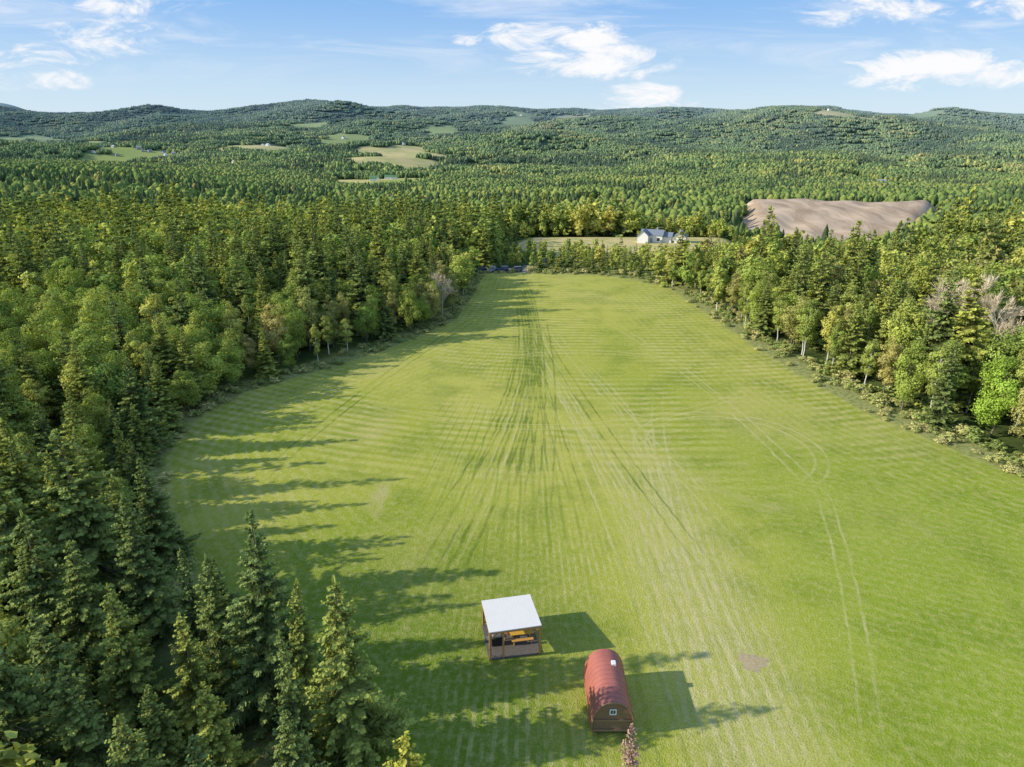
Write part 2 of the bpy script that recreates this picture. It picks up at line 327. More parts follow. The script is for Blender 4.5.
# ------------------------------------------------------------ tree generators
def spruce_pts(h,R,seed,step,whorl,tw,tl=1.,z0=.05,nb=8):
    r=np.random.default_rng(seed); P=[];D=[];L=[];W=[];T=[];RD=[]
    ph=r.uniform(0,TAU,4); zc=z0*h
    while zc<h*.985:
        f=1-zc/h
        Lb=R*(f**.86)*(1 if f<.85 else .88)+.10
        Lb*=1+.12*math.sin(zc*2.1+ph[2])
        n=max(4,int(nb*(.6+.5*min(1,f*2.))))
        for k in range(n):
            az=r.uniform(0,TAU)
            asym=1+.13*math.sin(2*az+ph[0]+zc*.5)+.10*math.sin(3*az+ph[1]-zc)
            bl=Lb*r.uniform(.62,1.2)*asym
            if r.random()<.04: continue
            s=.75-1.15*min(1,f*1.5)**.6
            ns=max(2,int(bl/step)); t=(np.arange(ns)+r.uniform(.2,.9,ns))/ns
            t=np.clip(.10+.9*t,0,1)
            rad=t*bl; zz=zc+s*rad+.30*bl*t**2*min(1,f*1.6)+r.normal(0,.04,ns)
            bp=np.stack([rad*math.cos(az),rad*math.sin(az),zz],1)
            bt=r.uniform(-.17,.17)
            for side in(-1,1,-1,1,0):
                a2=az+side*r.uniform(.45,1.25,ns)
                ln=np.clip((.22+.75*(1-t))*bl*.42,.18,.75)*r.uniform(.7,1.2,ns)*tl
                dd=np.stack([np.cos(a2),np.sin(a2),np.full(ns,s*.4)-.28+.25*t*min(1,f*1.5)+r.normal(0,.25,ns)],1)
                P.append(bp+r.normal(0,.03,(ns,3)));D.append(dd);L.append(ln);W.append(np.full(ns,tw)*r.uniform(.75,1.3,ns))
                RD.append(np.tile([math.cos(az),math.sin(az),0],(ns,1)))
                T.append(np.clip(.05+.82*t**1.3+bt+r.uniform(-.12,.12,ns),0,1))  # lighter new growth at tips; inner-crown shade darkened into the tone
        zc+=whorl*r.uniform(.75,1.25)*(.75+.4*f)
    # leader
    P.append(np.array([[0,0,h*.95]]*3));D.append(np.array([[0,.05,1],[.06,0,1],[-.05,-.05,1]]));L.append(np.array([.06*h]*3));W.append(np.array([tw*1.2]*3));T.append(np.array([.8]*3));RD.append(np.array([[1,0,0],[0,1,0],[-1,0,0]]))
    P,D,L,W,T,RD=map(np.concatenate,(P,D,L,W,T,RD))
    N=unit(RD*.9+np.array([0,0,.7])+r.normal(0,.33,P.shape))
    V,Q=kites(P,D,N,L,W)
    return V,Q,np.repeat(T,4)
def leafy_pts(h,R,seed,ncl,nleaf,ls,zl=.25,narrow=1.,sparse=0.,elong=1.,wid=.8):
    r=np.random.default_rng(seed)
    cz=h*(zl+1)/2; hz=h*(1-zl)/2*.9
    u=unit(r.normal(0,1,(ncl,3))); rr=r.uniform(.25,1,ncl)**.5*.82
    C=u*rr[:,None]*np.array([R,R,hz]); 
    prof=1-.35*np.clip(C[:,2]/hz,0,1)**2-.10*np.clip(-C[:,2]/hz,0,1)
    C[:,:2]*=prof[:,None]*narrow; C[:,2]+=cz
    rc=R*.36*r.uniform(.55,1.4,ncl)*(1-.35*np.clip((C[:,2]-cz)/hz,0,1))
    ct=r.uniform(.15,.85,ncl)
    P=[];N=[];T=[]
    for i in range(ncl):
        n=max(4,int(nleaf*(rc[i]/(R*.36))**2*(1-sparse*r.random())))
        d=unit(r.normal(0,1,(n,3))); d[:,2]=np.where((d[:,2]<-.3)&(r.random(n)<.6),-d[:,2],d[:,2])
        lump=1+.28*np.sin(d[:,0]*5+i)*np.sin(d[:,1]*5+2*i)+.1*np.sin(d[:,2]*9+i)
        p=C[i]+d*(rc[i]*r.uniform(.5,1.08,n)**.5*lump)[:,None]*np.array([1,1,.8])
        o_=unit((p-np.array([0,0,cz-hz*.3]))*np.array([1/R,1/R,1/hz]))
        P.append(p); N.append(unit(.8*d+.5*o_+r.normal(0,.42,(n,3))+np.array([0,0,.12])))
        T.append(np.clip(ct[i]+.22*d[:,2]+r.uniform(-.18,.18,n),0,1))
    P,N,T=map(np.concatenate,(P,N,T))
    D=unit(np.cross(N,r.normal(0,1,(len(P),3))))
    V,Q=kites(P,D,N,np.full(len(P),ls)*r.uniform(.6,1.35,len(P))*elong,np.full(len(P),ls*wid)*r.uniform(.7,1.2,len(P)))
    return V,Q,np.repeat(T,4),C
def twig_pts(h,seed):
    """leafless crown: forked rising branches carrying many fine upright twigs"""
    r=np.random.default_rng(seed); segs=[];P=[];D=[];L=[]
    def grow(p,d,l,rad,lev):
        q=p+d*l; segs.append((p,q,rad,rad*.6))
        if lev>=2:
            n=9 if lev==2 else 14
            t=r.uniform(.1,1.1,n)[:,None]; P.append(p+d*l*t); dd=unit(d+r.normal(0,.45,(n,3))+np.array([0,0,.3])); D.append(dd); L.append(r.uniform(.5,1.4,n))
        if lev<4:
            for _ in range(3 if lev<3 else 2):
                nd=unit(d+r.normal(0,.36,3)+np.array([0,0,.18])); grow(q-d*l*r.uniform(0,.35),nd,l*r.uniform(.62,.85),rad*.6,lev+1)
    base=np.zeros(3); th=h*.22
    segs.append((base,np.array([0,0,th]),.16,.14))
    segs.append((np.array([0,0,th]),np.array([.1,.1,h*.6]),.14,.07))
    for k in range(7):
        az=k*TAU/7+r.uniform(-.4,.4); z0=h*(.2+.06*k)
        grow(np.array([0,0,z0]),unit(np.array([math.cos(az),math.sin(az),r.uniform(1.3,2.2)])),h*.2,.06,1)
    grow(np.array([.1,.1,h*.58]),np.array([0,0,1.]),h*.15,.06,1)
    P,D,L=map(np.concatenate,(P,D,L))
    V,Q=kites(P,D,unit(r.normal(0,1,P.shape)),L,np.full(len(P),.06))
    return V,Q,np.repeat(r.uniform(.3,.95,len(P)),4),segs
def solid_pts(kind,seed):
    """far-off tree: faceted, jagged closed crown"""
    r=np.random.default_rng(seed+700); k=8
    if kind=='spruce': prof=[(2.3,.6),(3.0,2.2),(2.3,5.),(2.35,5.8),(1.5,9.),(1.55,9.8),(.75,12.4),(.08,14.6)]
    else:
        w={'leaf':3.8,'birch':2.7,'old':3.3}[kind]
        prof=[(w*.6,.6),(w*.9,2.5),(w*1.05,5.),(w*1.08,8.),(w*.98,10.8),(w*.72,13.),(w*.35,14.4),(w*.03,14.8)]
    V=[];Q=[];T=[]; dx,dy=r.uniform(-.5,.5,2)
    for li,(rad,zz) in enumerate(prof):
        sh=li/len(prof)
        for m_ in range(k):
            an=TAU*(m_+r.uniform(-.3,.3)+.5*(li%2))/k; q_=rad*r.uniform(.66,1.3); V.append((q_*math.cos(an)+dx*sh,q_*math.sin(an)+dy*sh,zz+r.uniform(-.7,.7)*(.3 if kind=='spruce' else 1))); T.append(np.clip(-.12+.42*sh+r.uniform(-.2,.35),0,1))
    for L_ in range(len(prof)-1):
        for m_ in range(k):
            m2=(m_+1)%k; Q.append((L_*k+m_,L_*k+m2,(L_+1)*k+m2,(L_+1)*k+m_))
    return np.array(V),np.array(Q),np.array(T)
def trunk_geo(h,seed,C=None,r0=.17,conif=False,limbs=14):
    r=np.random.default_rng(seed+50); segs=[]; n=7; p=np.zeros(3); 
    pts=[p]; top_=h*(.97 if conif else .8)
    for i in range(1,n+1):
        w=.0 if conif else .12
        pts.append(np.array([r.normal(0,w)*i**.5,r.normal(0,w)*i**.5,top_*i/n]))
    for i in range(n): segs.append((pts[i],pts[i+1],r0*(1-i/n*.9),r0*(1-(i+1)/n*.9)))
    if C is not None:
        for c in C[:limbs]:
            zb=max(h*.18,c[2]-.9*np.hypot(c[0],c[1])-.3); zb=min(zb,top_*.95)
            i=min(n-1,int(zb/top_*n)); f=zb/top_*n-i; b=pts[i]*(1-f)+pts[i+1]*f
            mid=(b+c)/2+np.array([0,0,.25])
            segs.append((b,mid,r0*.38,r0*.24)); segs.append((mid,c,r0*.24,r0*.08))
    if conif:
        for k in range(30):
            zb=h*(.04+.5*r.random()); az=r.uniform(0,TAU); l=2.1*(1-zb/h)+.4
            segs.append((np.array([0,0,zb]),np.array([math.cos(az)*l,math.sin(az)*l,zb-.15*l]),.04,.012))
    return tubes(segs,7)
H0=15.
KM={'leaf':M_LEAF,'birch':M_BIRL,'old':M_OLD,'spruce':M_SPR,'dead':M_DEAD,'yellow':M_YEL,'lime':M_LIME}
def crown_mesh(kind,seed,q):
    """q: 0 near,1 mid,2 mid-far,3 far"""
    mat=KM[kind]
    if q==3:
        V,Q,T=solid_pts(kind,seed); return V,Q,T,None,[{'spruce':M_FSP,'leaf':M_FAR,'birch':M_FAR,'old':M_OLD}[kind]]
    if kind in('spruce','dead','yellow'):
        Rr=[3.3,3.8,2.9,3.6,2.7][seed%5]
        prm=[(.22,.42,.20,1.05,9),(.40,.74,.38,1.3,8),(.9,1.2,.85,1.7,6)][q]
        if kind=='dead': Rr=2.6; prm=(.22,.4,.15,.9,8)
        if kind=='yellow': Rr=3.6; prm=(.26,.85,.30,1.3,6)
        V,Q,T=spruce_pts(H0,Rr,seed,prm[0],prm[1],prm[2],prm[3],nb=prm[4])
        return V,Q,T,None,[mat]
    Rr={'leaf':3.5,'birch':2.15,'old':3.1,'lime':3.4}[kind]*(1+.08*((seed%3)-1))
    prm=[(42,200,.30),(36,56,.60),(26,22,1.15)][q]
    zl={'leaf':.0,'birch':.07,'old':.02,'lime':.0}[kind]
    V,Q,T,C=leafy_pts(H0,Rr,seed,prm[0],prm[1],prm[2],zl,1.,.45 if kind in('old','birch') else .15)
    return V,Q,T,C,[mat]
PROTO={}
def proto(kind,seed):
    if kind=='bare':
        V,Q,T,segs=twig_pts(H0,seed); cm=poly_mesh('bare_crown',V,Q,[M_TWIG],T); TV,TQ=tubes(segs,5)
        tm=poly_mesh('bare_trunk',TV,TQ,[M_BIRCH],smooth=True); PROTO.setdefault(kind,[]).append((tm,cm)); return
    V,Q,T,C,mats=crown_mesh(kind,seed,0)
    cm=poly_mesh(kind+'_crown',V,Q,mats,T)
    con=kind in('spruce','dead','yellow')
    TV,TQ=trunk_geo(H0,seed,C,.2 if con else .16,con,limbs=16)
    tm=poly_mesh(kind+'_trunk',TV,TQ,[M_BIRCH if kind=='birch' else M_BARK],smooth=True)
    PROTO.setdefault(kind,[]).append((tm,cm))
for s in range(5): proto('spruce',s)
for s in range(4): proto('leaf',10+s)
for s in range(3): proto('birch',20+s)
for s in range(2): proto('old',30+s)
proto('bare',40); proto('bare',43); proto('dead',50); proto('yellow',60); proto('lime',12)
LAB={'spruce':('spruce_tree','tall green conical spruce in the woods','spruce tree','spruces of the wood'),
 'leaf':('broadleaf_tree','rounded light green broadleaf tree in the woods','tree','broadleaf trees of the wood'),
 'birch':('birch_tree','slender yellowing pale-trunked birch at the woods','birch tree','birches of the wood'),
 'old':('broadleaf_tree','olive brown autumn tree at the field edge','tree','broadleaf trees of the wood'),
 'lime':('broadleaf_tree','vivid bright green broadleaf tree at the field edge','tree',None),
 'bare':('bare_tree','leafless greyish tan tree behind the field margin','bare tree','bare trees of the wood'),
 'dead':('dead_spruce_tree','dead reddish brown spruce beside the red-roofed cabin','dead tree',None),
 'yellow':('conifer_tree','young bright yellow-green conifer beside the tall spruces','tree',None)}
def plant(kind,xx,yy,hh,wide=1.,var=None,label=None):
    tm,cm=PROTO[kind][(random.randrange(99) if var is None else var)%len(PROTO[kind])]
    nm,lab,cat,grp=LAB[kind]
    e=bpy.data.objects.new(nm,None); e.empty_display_size=.5
    e.location=(xx,yy,float(terrain(xx,yy))-.05); s=hh/H0; w=s*wide*random.uniform(.88,1.12)
    e.scale=(w,w,s); e.rotation_euler=(random.gauss(0,.02),random.gauss(0,.02),random.uniform(0,TAU))
    COL.objects.link(e); top(e,label or lab,cat,grp)
    for n,d in(('trunk',tm),('crown',cm)):
        ob=bpy.data.objects.new(n,d); ob.parent=e; COL.objects.link(ob)
# hero trees
HERO=[('spruce',-10.7,34.0,15.0,.9,0),('spruce',-17.2,38.2,16.4,.95,1),('spruce',-36.0,49.5,17.4,1.2,3),('spruce',-29.5,46.0,13.6,1.0,0),
 ('spruce',-39.5,46,17,1.0,1),('spruce',-24.0,41.5,11.5,.95,4),('spruce',-21.5,36.0,10.5,.95,2),('spruce',-26,36.0,12.5,.95,3),('spruce',-31.0,40.0,13.,1.1,1),
 ('yellow',-6.2,29.6,7.3,1.5,0),('dead',7.0,29.2,8.0,.85,0),('spruce',-40,56,14.5,1.,2),('spruce',-44,63,14,1.,1),('spruce',-18,31,9.5,1.,3),('spruce',-25.5,30.5,11.5,1.1,0),('spruce',-4.0,25.8,4.6,1.0,1),
 ('spruce',-22,32,8.5,1.1,4),('birch',-34,36,11.5,1.1,1),('spruce',-29.5,35,12,1.05,2),('spruce',-21,27.5,10.5,1.1,1),('spruce',-13.4,32.4,12.4,.8,2),('spruce',-14.8,37.2,12.,.85,4),('spruce',-12.6,29.0,9.5,.9,1),('spruce',-22,42.0,10.5,.9,0),('spruce',-16,26.0,11.,1.,3),('spruce',-34,56.0,11.5,1.,1),('leaf',-40,41,12,1.,2),('birch',-45,50,13.5,1.2,0),('leaf',-50,56,14,1.,1),
 ('bare',71,109,16.,.95,0),('bare',76,112,16.5,1.,1),('bare',79,106,15.,.9,0),('old',-13.5,151,11,.9,0),('old',-17,140,10.5,1.,1),('bare',-15.5,147,10,.9,0),
 ('lime',65.5,84.5,13.5,1.0,0)]
for s in range(9): HERO.append(('spruce',-33+s*3.1+random.uniform(-.8,.8),208+random.uniform(-4,7),random.uniform(14.5,18),1.,s%5))
# dense front row along the eastern margin
EDGE=[(44.5,176),(47,146),(49,126),(52,108),(55.5,92),(64.5,74)]
for (x0,y0),(x1,y1) in zip(EDGE[:-1],EDGE[1:]):
    L_=math.hypot(x1-x0,y1-y0); n_=int(L_/3.3)
    for i in range(n_):
        t=(i+random.uniform(.1,.9))/n_; off=random.uniform(2.2,5.2)
        k=random.choice(['birch','birch','birch','birch','spruce','leaf','old'])
        px_=x0+(x1-x0)*t+off; py_=y0+(y1-y0)*t+off*.3
        if math.hypot(px_-65.5,py_-84.5)<3.2: continue
        HERO.append((k,px_,py_,random.uniform(9.5,14.)*(1 if y0<150 else .85),random.uniform(.85,1.1),random.randrange(5)))
hx=np.array([h[1] for h in HERO]);hy=np.array([h[2] for h in HERO])
for h in HERO: plant(h[0],h[1],h[2],h[3],h[4],h[5])
# forest positions, jittered grid
def grid(y0,y1,sp,xm=.86,add=18):
    yy=np.arange(y0,y1,sp); out=[]
    for v in yy:
        w=xm*max(v,0)+add; xx=np.arange(-w,w,sp)
        out.append(np.stack([xx+R0.uniform(-.46,.46,len(xx))*sp,v+R0.uniform(-.46,.46,len(xx))*sp],1))
    return np.concatenate(out)
P=grid(20,470,4.2)
sd_=sdist(P[:,0],P[:,1],FIELD)
ok=(sd_<-2.2)&~((P[:,0]>0)&(sd_>-4.2)&(P[:,1]<150))
ok&=~((P[:,1]<46)&(P[:,0]>-19))&~((P[:,1]<40)&(P[:,0]>-60)&(R0.random(len(P))<.4))
ok&=~((P[:,0]<0)&(P[:,1]<85)&(R0.random(len(P))<.18))
for a_,b_ in zip(hx,hy): ok&=np.hypot(P[:,0]-a_,P[:,1]-b_)>2.5
zo=zones(P[:,0],P[:,1]).max(1); ok&=(zo<.02)
ok&=~((P[:,0]>60)&(P[:,1]<50))
pitv=lambda P:((P[:,0]>.33*P[:,1])&(P[:,0]<.57*P[:,1])&(P[:,1]>400)&(P[:,1]<436))
ok&=~pitv(P)
ok&=~((P[:,0]>4)&(P[:,0]<105)&(P[:,1]>207)&(P[:,1]<250)&(R0.random(len(P))<.3))
P=P[ok]; sd_=sd_[ok]; n=len(P)
xx,yy=P[:,0],P[:,1]
stand=hn(xx,yy,70)
ps=np.where(xx<0,np.where(yy<78,.62,np.where(yy<150,.30,.42)),.24)
ps=np.where((yy>200),.36,ps)+.22*stand
ps=np.where((xx<0)&(yy>108)&(yy<185)&(sd_>-13),.14,ps)
isS=R0.random(n)<ps
hh=np.where(isS,R0.uniform(12,19,n),R0.uniform(10.5,15.5,n))
edge_=np.clip((-sd_-2)/12,0,1); hh*=np.where(xx>0,.93+.22*edge_,.70+.32*edge_)
hh=np.where((xx<0)&(yy<70)&(sd_>-12),hh*.85,hh)
hh=np.where((xx>0)&(yy>150)&(yy<200),hh*.86,hh)
hh=np.where((xx<0)&(yy<46)&~isS,hh*.85,hh)
short=(yy>188)&(yy<=312)&(xx>-6)&(xx<130); hh=np.where(short,R0.uniform(4.5,7.,n),hh)
short=(yy>195)&(yy<=206)&(xx>0)&(xx<70); hh=np.where(short,R0.uniform(5.,8.5,n),hh)
hh=np.where((yy>300)&(xx>60)&(yy<500),hh*.70,hh)
vista=(xx>.31*yy)&(xx<.62*yy)&(yy>225)&(yy<440); hh=np.where(vista,R0.uniform(4.5,8.,n),hh)
hh*=R0.choice([.80,1.,1.,1.12],n)
kd=np.where(isS,'spruce',np.where(R0.random(n)<np.where(xx>0,.70,.35),'birch','leaf'))
old=(~isS)&(((xx<0)&(yy>105)&(yy<185)&(sd_>-12)&(R0.random(n)<.45))|((xx>0)&(yy<210)&(R0.random(n)<.12)))
kd=np.where(old,'old',kd)
wide_=np.where(kd=='birch',.95,.97)*R0.uniform(.8,1.22,n)
dist=np.hypot(xx,yy)
order=np.argsort(dist); cnt={'s':0,'b':0}; rest=[]
vis=np.abs(xx)<.80*yy+6
for i in order:
    k='s' if kd[i]=='spruce' else 'b'
    if cnt[k]<(195 if k=='s' else 250) and vis[i] and dist[i]<230:
        cnt[k]+=1; plant(str(kd[i]),float(xx[i]),float(yy[i]),float(hh[i]),float(wide_[i]))
    else: rest.append(i)
rest=np.array(rest)
# ------------------------------------------------------------ the rest of the wood: one mass of instances
protos=[];pid={}
def lod(kind,seed,q):
    V,Q,T,C,mats=crown_mesh(kind,seed,q)
    mi=np.zeros(len(Q),int); mats=list(mats)
    if q<=1:
        TV,TQ=trunk_geo(H0,seed,C,.2,kind=='spruce',10)
        Q=np.concatenate([Q,TQ+len(V)]); V=np.concatenate([V,TV]); T=np.concatenate([T,np.full(len(TV),.5)])
        mi=np.concatenate([mi,np.ones(len(TQ),int)]); mats.append(M_BIRCH if kind=='birch' else M_BARK)
    me=poly_mesh('wood_piece',V,Q,mats,T,mi)
    o=bpy.data.objects.new('wood_piece',me); protos.append(o)
    pid.setdefault((kind,q),[]).append(len(protos)-1)
for q in(1,2,3):
    for s in range(3 if q<3 else 5): lod('spruce',s,q)
    for s in range(3 if q<3 else 6): lod('leaf',10+s,q)
    for s in range(2): lod('birch',20+s,q)
    lod('old',30,q)
def patch(seed,con,size=38.,per=5.7):
    r=np.random.default_rng(seed); Vs=[];Qs=[];Ts=[];Ms=[];b=0
    nn=int(size/per)
    for i in range(nn):
        for j in range(nn):
            cx=(i+.5)*per-size/2+r.uniform(-.55,.55)*per; cy=(j+.5)*per-size/2+r.uniform(-.55,.55)*per
            if r.random()<.04: continue
            sp_=r.random()<con; t=r.uniform(-.1,.7); hs=r.uniform(.5,1.1)
            k=6
            if sp_: prof=[(2.6,.5),(2.6,3.),(1.5,8.),(.15,r.uniform(11,14))]
            else:
                w_=r.uniform(2.6,4.6); prof=[(w_*.8,1.),(w_*1.05,5.),(w_*.8,9.),(w_*.2,11.)]
            vv=[]
            a0=r.uniform(0,TAU)
            for li,(rad,zz) in enumerate(prof):
                for m_ in range(k):
                    an=a0+TAU*m_/k; q_=rad*r.uniform(.75,1.25); vv.append((cx+q_*math.cos(an),cy+q_*math.sin(an),hs*zz*r.uniform(.9,1.1)))
            qq=[]
            for L_ in range(3):
                for m_ in range(k):
                    m2=(m_+1)%k; qq.append((b+L_*k+m_,b+L_*k+m2,b+(L_+1)*k+m2,b+(L_+1)*k+m_))
            if not sp_: qq+= [(b+3*k,b+3*k+1,b+3*k+2,b+3*k+3),(b+3*k,b+3*k+3,b+3*k+4,b+3*k+5)]
            Vs+=vv;Qs+=qq;Ts+=[t+.15*r.uniform(-1,1) for _ in vv];Ms+=[0 if sp_ else 1]*len(qq); b+=len(vv)
    me=poly_mesh('wood_patch',Vs,Qs,[M_FSP,M_FAR],Ts,Ms)
    protos.append(bpy.data.objects.new('wood_patch',me)); pid.setdefault('pc' if con>.4 else 'pl',[]).append(len(protos)-1)
for s in range(3): patch(100+s,.78)
for s in range(4): patch(110+s,.15)
SP=[];SI=[];SS=[]
def add_tree(kind,q,px_,py_,h):
    l=pid[(kind,q)]; SI.append(l[random.randrange(len(l))]); SP.append((px_,py_)); s=h/H0; w=s*random.uniform(.85,1.3); SS.append((w,w*random.uniform(.8,1.2),s))
for i in rest:
    d=dist[i]; q=1 if d<200 else (2 if d<360 else 3)
    add_tree(str(kd[i]),q,float(xx[i]),float(yy[i]),float(hh[i]))
P=grid(470,1500,6.1,.84,10)
gap=hn(P[:,0],P[:,1]*1.3,130)+.6*hn(P[:,0]+9,P[:,1],57)
ok=(zones(P[:,0],P[:,1]).max(1)<.05)&((gap<1.6)|(P[:,1]<600))
P=P[ok]; st=hn(P[:,0],P[:,1],260)+.7*hn(P[:,0]+50,P[:,1],90); rr=R0.random(len(P)); hv=R0.uniform(7,16,len(P))
for (a_,b_),s_,r_,h_ in zip(P,st,rr,hv):
    k='spruce' if r_<.22+.48*s_ else ('leaf' if r_<.93 else ('old' if r_<.95 else 'birch'))
    add_tree(k,3,a_,b_,h_ if k=='spruce' else h_*.88)
P=grid(1500,6900,35.,.82,0)
ok=zones(P[:,0],P[:,1]).max(1)<.25; P=P[ok]; st=hn(P[:,0],P[:,1],520)+.7*hn(P[:,0]+50,P[:,1],210)
for (a_,b_),s_ in zip(P,st):
    SI.append(random.choice(pid['pc' if s_+random.uniform(-.3,.3)>.45 else 'pl'])); SP.append((a_,b_)); s=random.uniform(.95,1.15); SS.append((s,s,s*random.uniform(.7,1.15)))
def scatter(name,SP,SI,SS,protos,sink=.1):
    SP=np.array(SP);SS=np.array(SS,'f'); zt=terrain(SP[:,0],SP[:,1])-sink
    co=np.column_stack([SP,zt]).astype('f')
    me=bpy.data.meshes.new(name); me.vertices.add(len(co)); me.vertices.foreach_set('co',co.ravel())
    a=me.attributes.new('pick','INT','POINT'); a.data.foreach_set('value',np.array(SI,'i'))
    a=me.attributes.new('scl','FLOAT_VECTOR','POINT'); a.data.foreach_set('vector',SS.ravel())
    a=me.attributes.new('rotz','FLOAT_VECTOR','POINT'); rv=np.zeros((len(co),3),'f'); rv[:,2]=R0.uniform(0,TAU,len(co)); a.data.foreach_set('vector',rv.ravel())
    ob=obj(name,me)
    ng=bpy.data.node_groups.new(name,'GeometryNodeTree')
    ng.interface.new_socket('Geometry',in_out='INPUT',socket_type='NodeSocketGeometry')
    ng.interface.new_socket('Geometry',in_out='OUTPUT',socket_type='NodeSocketGeometry')
    N=ng.nodes; Lk=ng.links
    gi=N.new('NodeGroupInput'); go=N.new('NodeGroupOutput'); jn=N.new('GeometryNodeJoinGeometry')
    def na(nm,t):
        k=N.new('GeometryNodeInputNamedAttribute'); k.data_type=t; k.inputs[0].default_value=nm
        return [s for s in k.outputs if s.enabled and s.name=='Attribute'][0]
    pk=na('pick','INT'); sc=na('scl','FLOAT_VECTOR'); ro=na('rotz','FLOAT_VECTOR')
    used=set(int(i) for i in SI)
    for i,p in enumerate(protos):
        if i not in used: continue
        oi=N.new('GeometryNodeObjectInfo'); oi.transform_space='ORIGINAL'; oi.inputs['Object'].default_value=p; oi.inputs['As Instance'].default_value=True
        cp=N.new('FunctionNodeCompare'); cp.data_type='INT'; cp.operation='EQUAL'
        ia=[s for s in cp.inputs if s.enabled]
        Lk.new(pk,ia[0]); ia[1].default_value=i
        ip=N.new('GeometryNodeInstanceOnPoints')
        Lk.new(gi.outputs[0],ip.inputs['Points']); Lk.new(cp.outputs[0],ip.inputs['Selection']); Lk.new(oi.outputs['Geometry'],ip.inputs['Instance'])
        Lk.new(sc,ip.inputs['Scale']); Lk.new(ro,ip.inputs['Rotation']); Lk.new(ip.outputs[0],jn.inputs[0])
    Lk.new(jn.outputs[0],go.inputs[0])
    md=ob.modifiers.new('scatter','NODES'); md.node_group=ng
    ob['kind']='stuff'; return ob
forest=scatter('forest',SP,SI,SS,protos); forest['label']='mixed spruce and broadleaf forest covering the valley and hills'; forest['category']='forest'
print('forest instances',len(SP),'individuals',cnt)
# brush along the margins
bp=[]
for s in range(4):
    V,Q,T,C=leafy_pts(1.6,1.1,200+s,9,40,.27,.0); me=poly_mesh('brush_piece',V,Q,[M_BUSH],T); bp.append(bpy.data.objects.new('brush_piece',me))
P=grid(20,262,1.3,.86,10); sdb=sdist(P[:,0],P[:,1],FIELD); rr=R0.random(len(P))
lim=np.where(P[:,0]>0,-7.,-4.5)
ok=(sdb<.2)&(sdb>lim)&(rr<np.where((P[:,0]>0)&(sdb>-3.),.28,.5))&(zones(P[:,0],P[:,1]).max(1)<.1)&~((P[:,1]<46)&(P[:,0]>-12))
ok|=(sdb<-8)&(rr<.04)&(P[:,1]<200)
ok|=(P[:,1]>194)&(rr<.12)&(sdb<-1)&(P[:,0]>4)&(zones(P[:,0],P[:,1]).max(1)<.1)
P=P[ok]; sdb=sdb[ok]; s=R0.uniform(.4,1.05,len(P))*np.where((sdb<-3.5)&(P[:,0]>0),1.3,.9)
brush=scatter('brush',P,list(R0.integers(0,4,len(P))),np.stack([s*1.1,s*1.1,s*R0.uniform(.5,1.0,len(P))],1),bp,.05)
brush['label']='low olive and golden brush along the edge of the mown field'; brush['category']='brush'

# ------------------------------------------------------------ primitives for built things
def box_geo(cx,cy,cz,sx,sy,sz):
    V=[(cx+a*sx/2,cy+b*sy/2,cz+c_*sz/2) for a in(-1,1) for b in(-1,1) for c_ in(-1,1)]
    F=[(0,1,3,2),(4,6,7,5),(0,4,5,1),(2,3,7,6),(0,2,6,4),(1,5,7,3)]
    return V,F
def boxes(name,lst,mat,parent=None,bevel=0.,loc=(0,0,0),rot=None):
    V=[];F=[]
    for b in lst:
        v,f=box_geo(*b); k=len(V); V+=v; F+=[tuple(i+k for i in q_) for q_ in f]
    me=bpy.data.meshes.new(name); me.from_pydata(V,[],F); me.materials.append(mat); me.update()
    o=obj(name,me,parent,loc)
    if rot: o.rotation_euler=rot
    if bevel:
        m=o.modifiers.new('bevel','BEVEL'); m.width=bevel; m.segments=2
    return o
def pymesh(name,V,F,mat,parent=None,smooth=False,loc=(0,0,0)):
    me=bpy.data.meshes.new(name); me.from_pydata(V,[],F); me.materials.append(mat); me.update()
    if smooth: me.polygons.foreach_set('use_smooth',[True]*len(F))
    return obj(name,me,parent,loc)
def beam(name,p0,p1,w,mat,parent):
    V,Q=tubes([(p0,p1,w*.7,w*.7)],4); Q=[tuple(q_) for q_ in Q]+[(3,2,1,0),(4,5,6,7)]
    return pymesh(name,[tuple(v) for v in V],Q,mat,parent)
M_WOOD=simple('cedar_wood',(.56,.28,.10),.7,.25,8.); M_DWOOD=simple('log_wood',(.26,.165,.09),.75,.3,9.,stripes=(2,.14,.55)); M_TRIM=simple('dark_trim_wood',(.34,.21,.11),.7,.25,8.)
M_ORW=simple('orange_wood',(.62,.33,.08),.6,.2,6.); M_WHITE=simple('white_metal_roof',(.84,.79,.74),.5,.06,1.2,stripes=(0,.3,.05))
M_RED=simple('red_metal_roof',(.46,.15,.11),.5,.22,1.1,stripes=(1,.45,.2)); M_WP=simple('white_paint',(.85,.85,.83),.6,.05)
M_GLASS=simple('dark_glass',(.04,.05,.06),.12,.1); M_CONC=simple('patio_stone',(.13,.115,.10),.9,.4,5.); M_STEEL=simple('grey_metal',(.35,.35,.35),.45,.1,metal=.6)
M_BLACK=simple('black_rubber',(.02,.02,.02),.8,.1); M_SLATE=simple('blue_grey_shingles',(.24,.27,.32),.85,.2,stripes=(2,.25,.2)); M_GRN=simple('green_metal_roof',(.13,.27,.12),.7,.1)
M_GREYS=simple('grey_siding',(.4,.4,.4),.8,.1); M_YP=simple('yellow_fabric',(.70,.42,.05),.7,.1); M_SOIL=simple('bare_soil',(.46,.36,.20),.95,.45,4.)
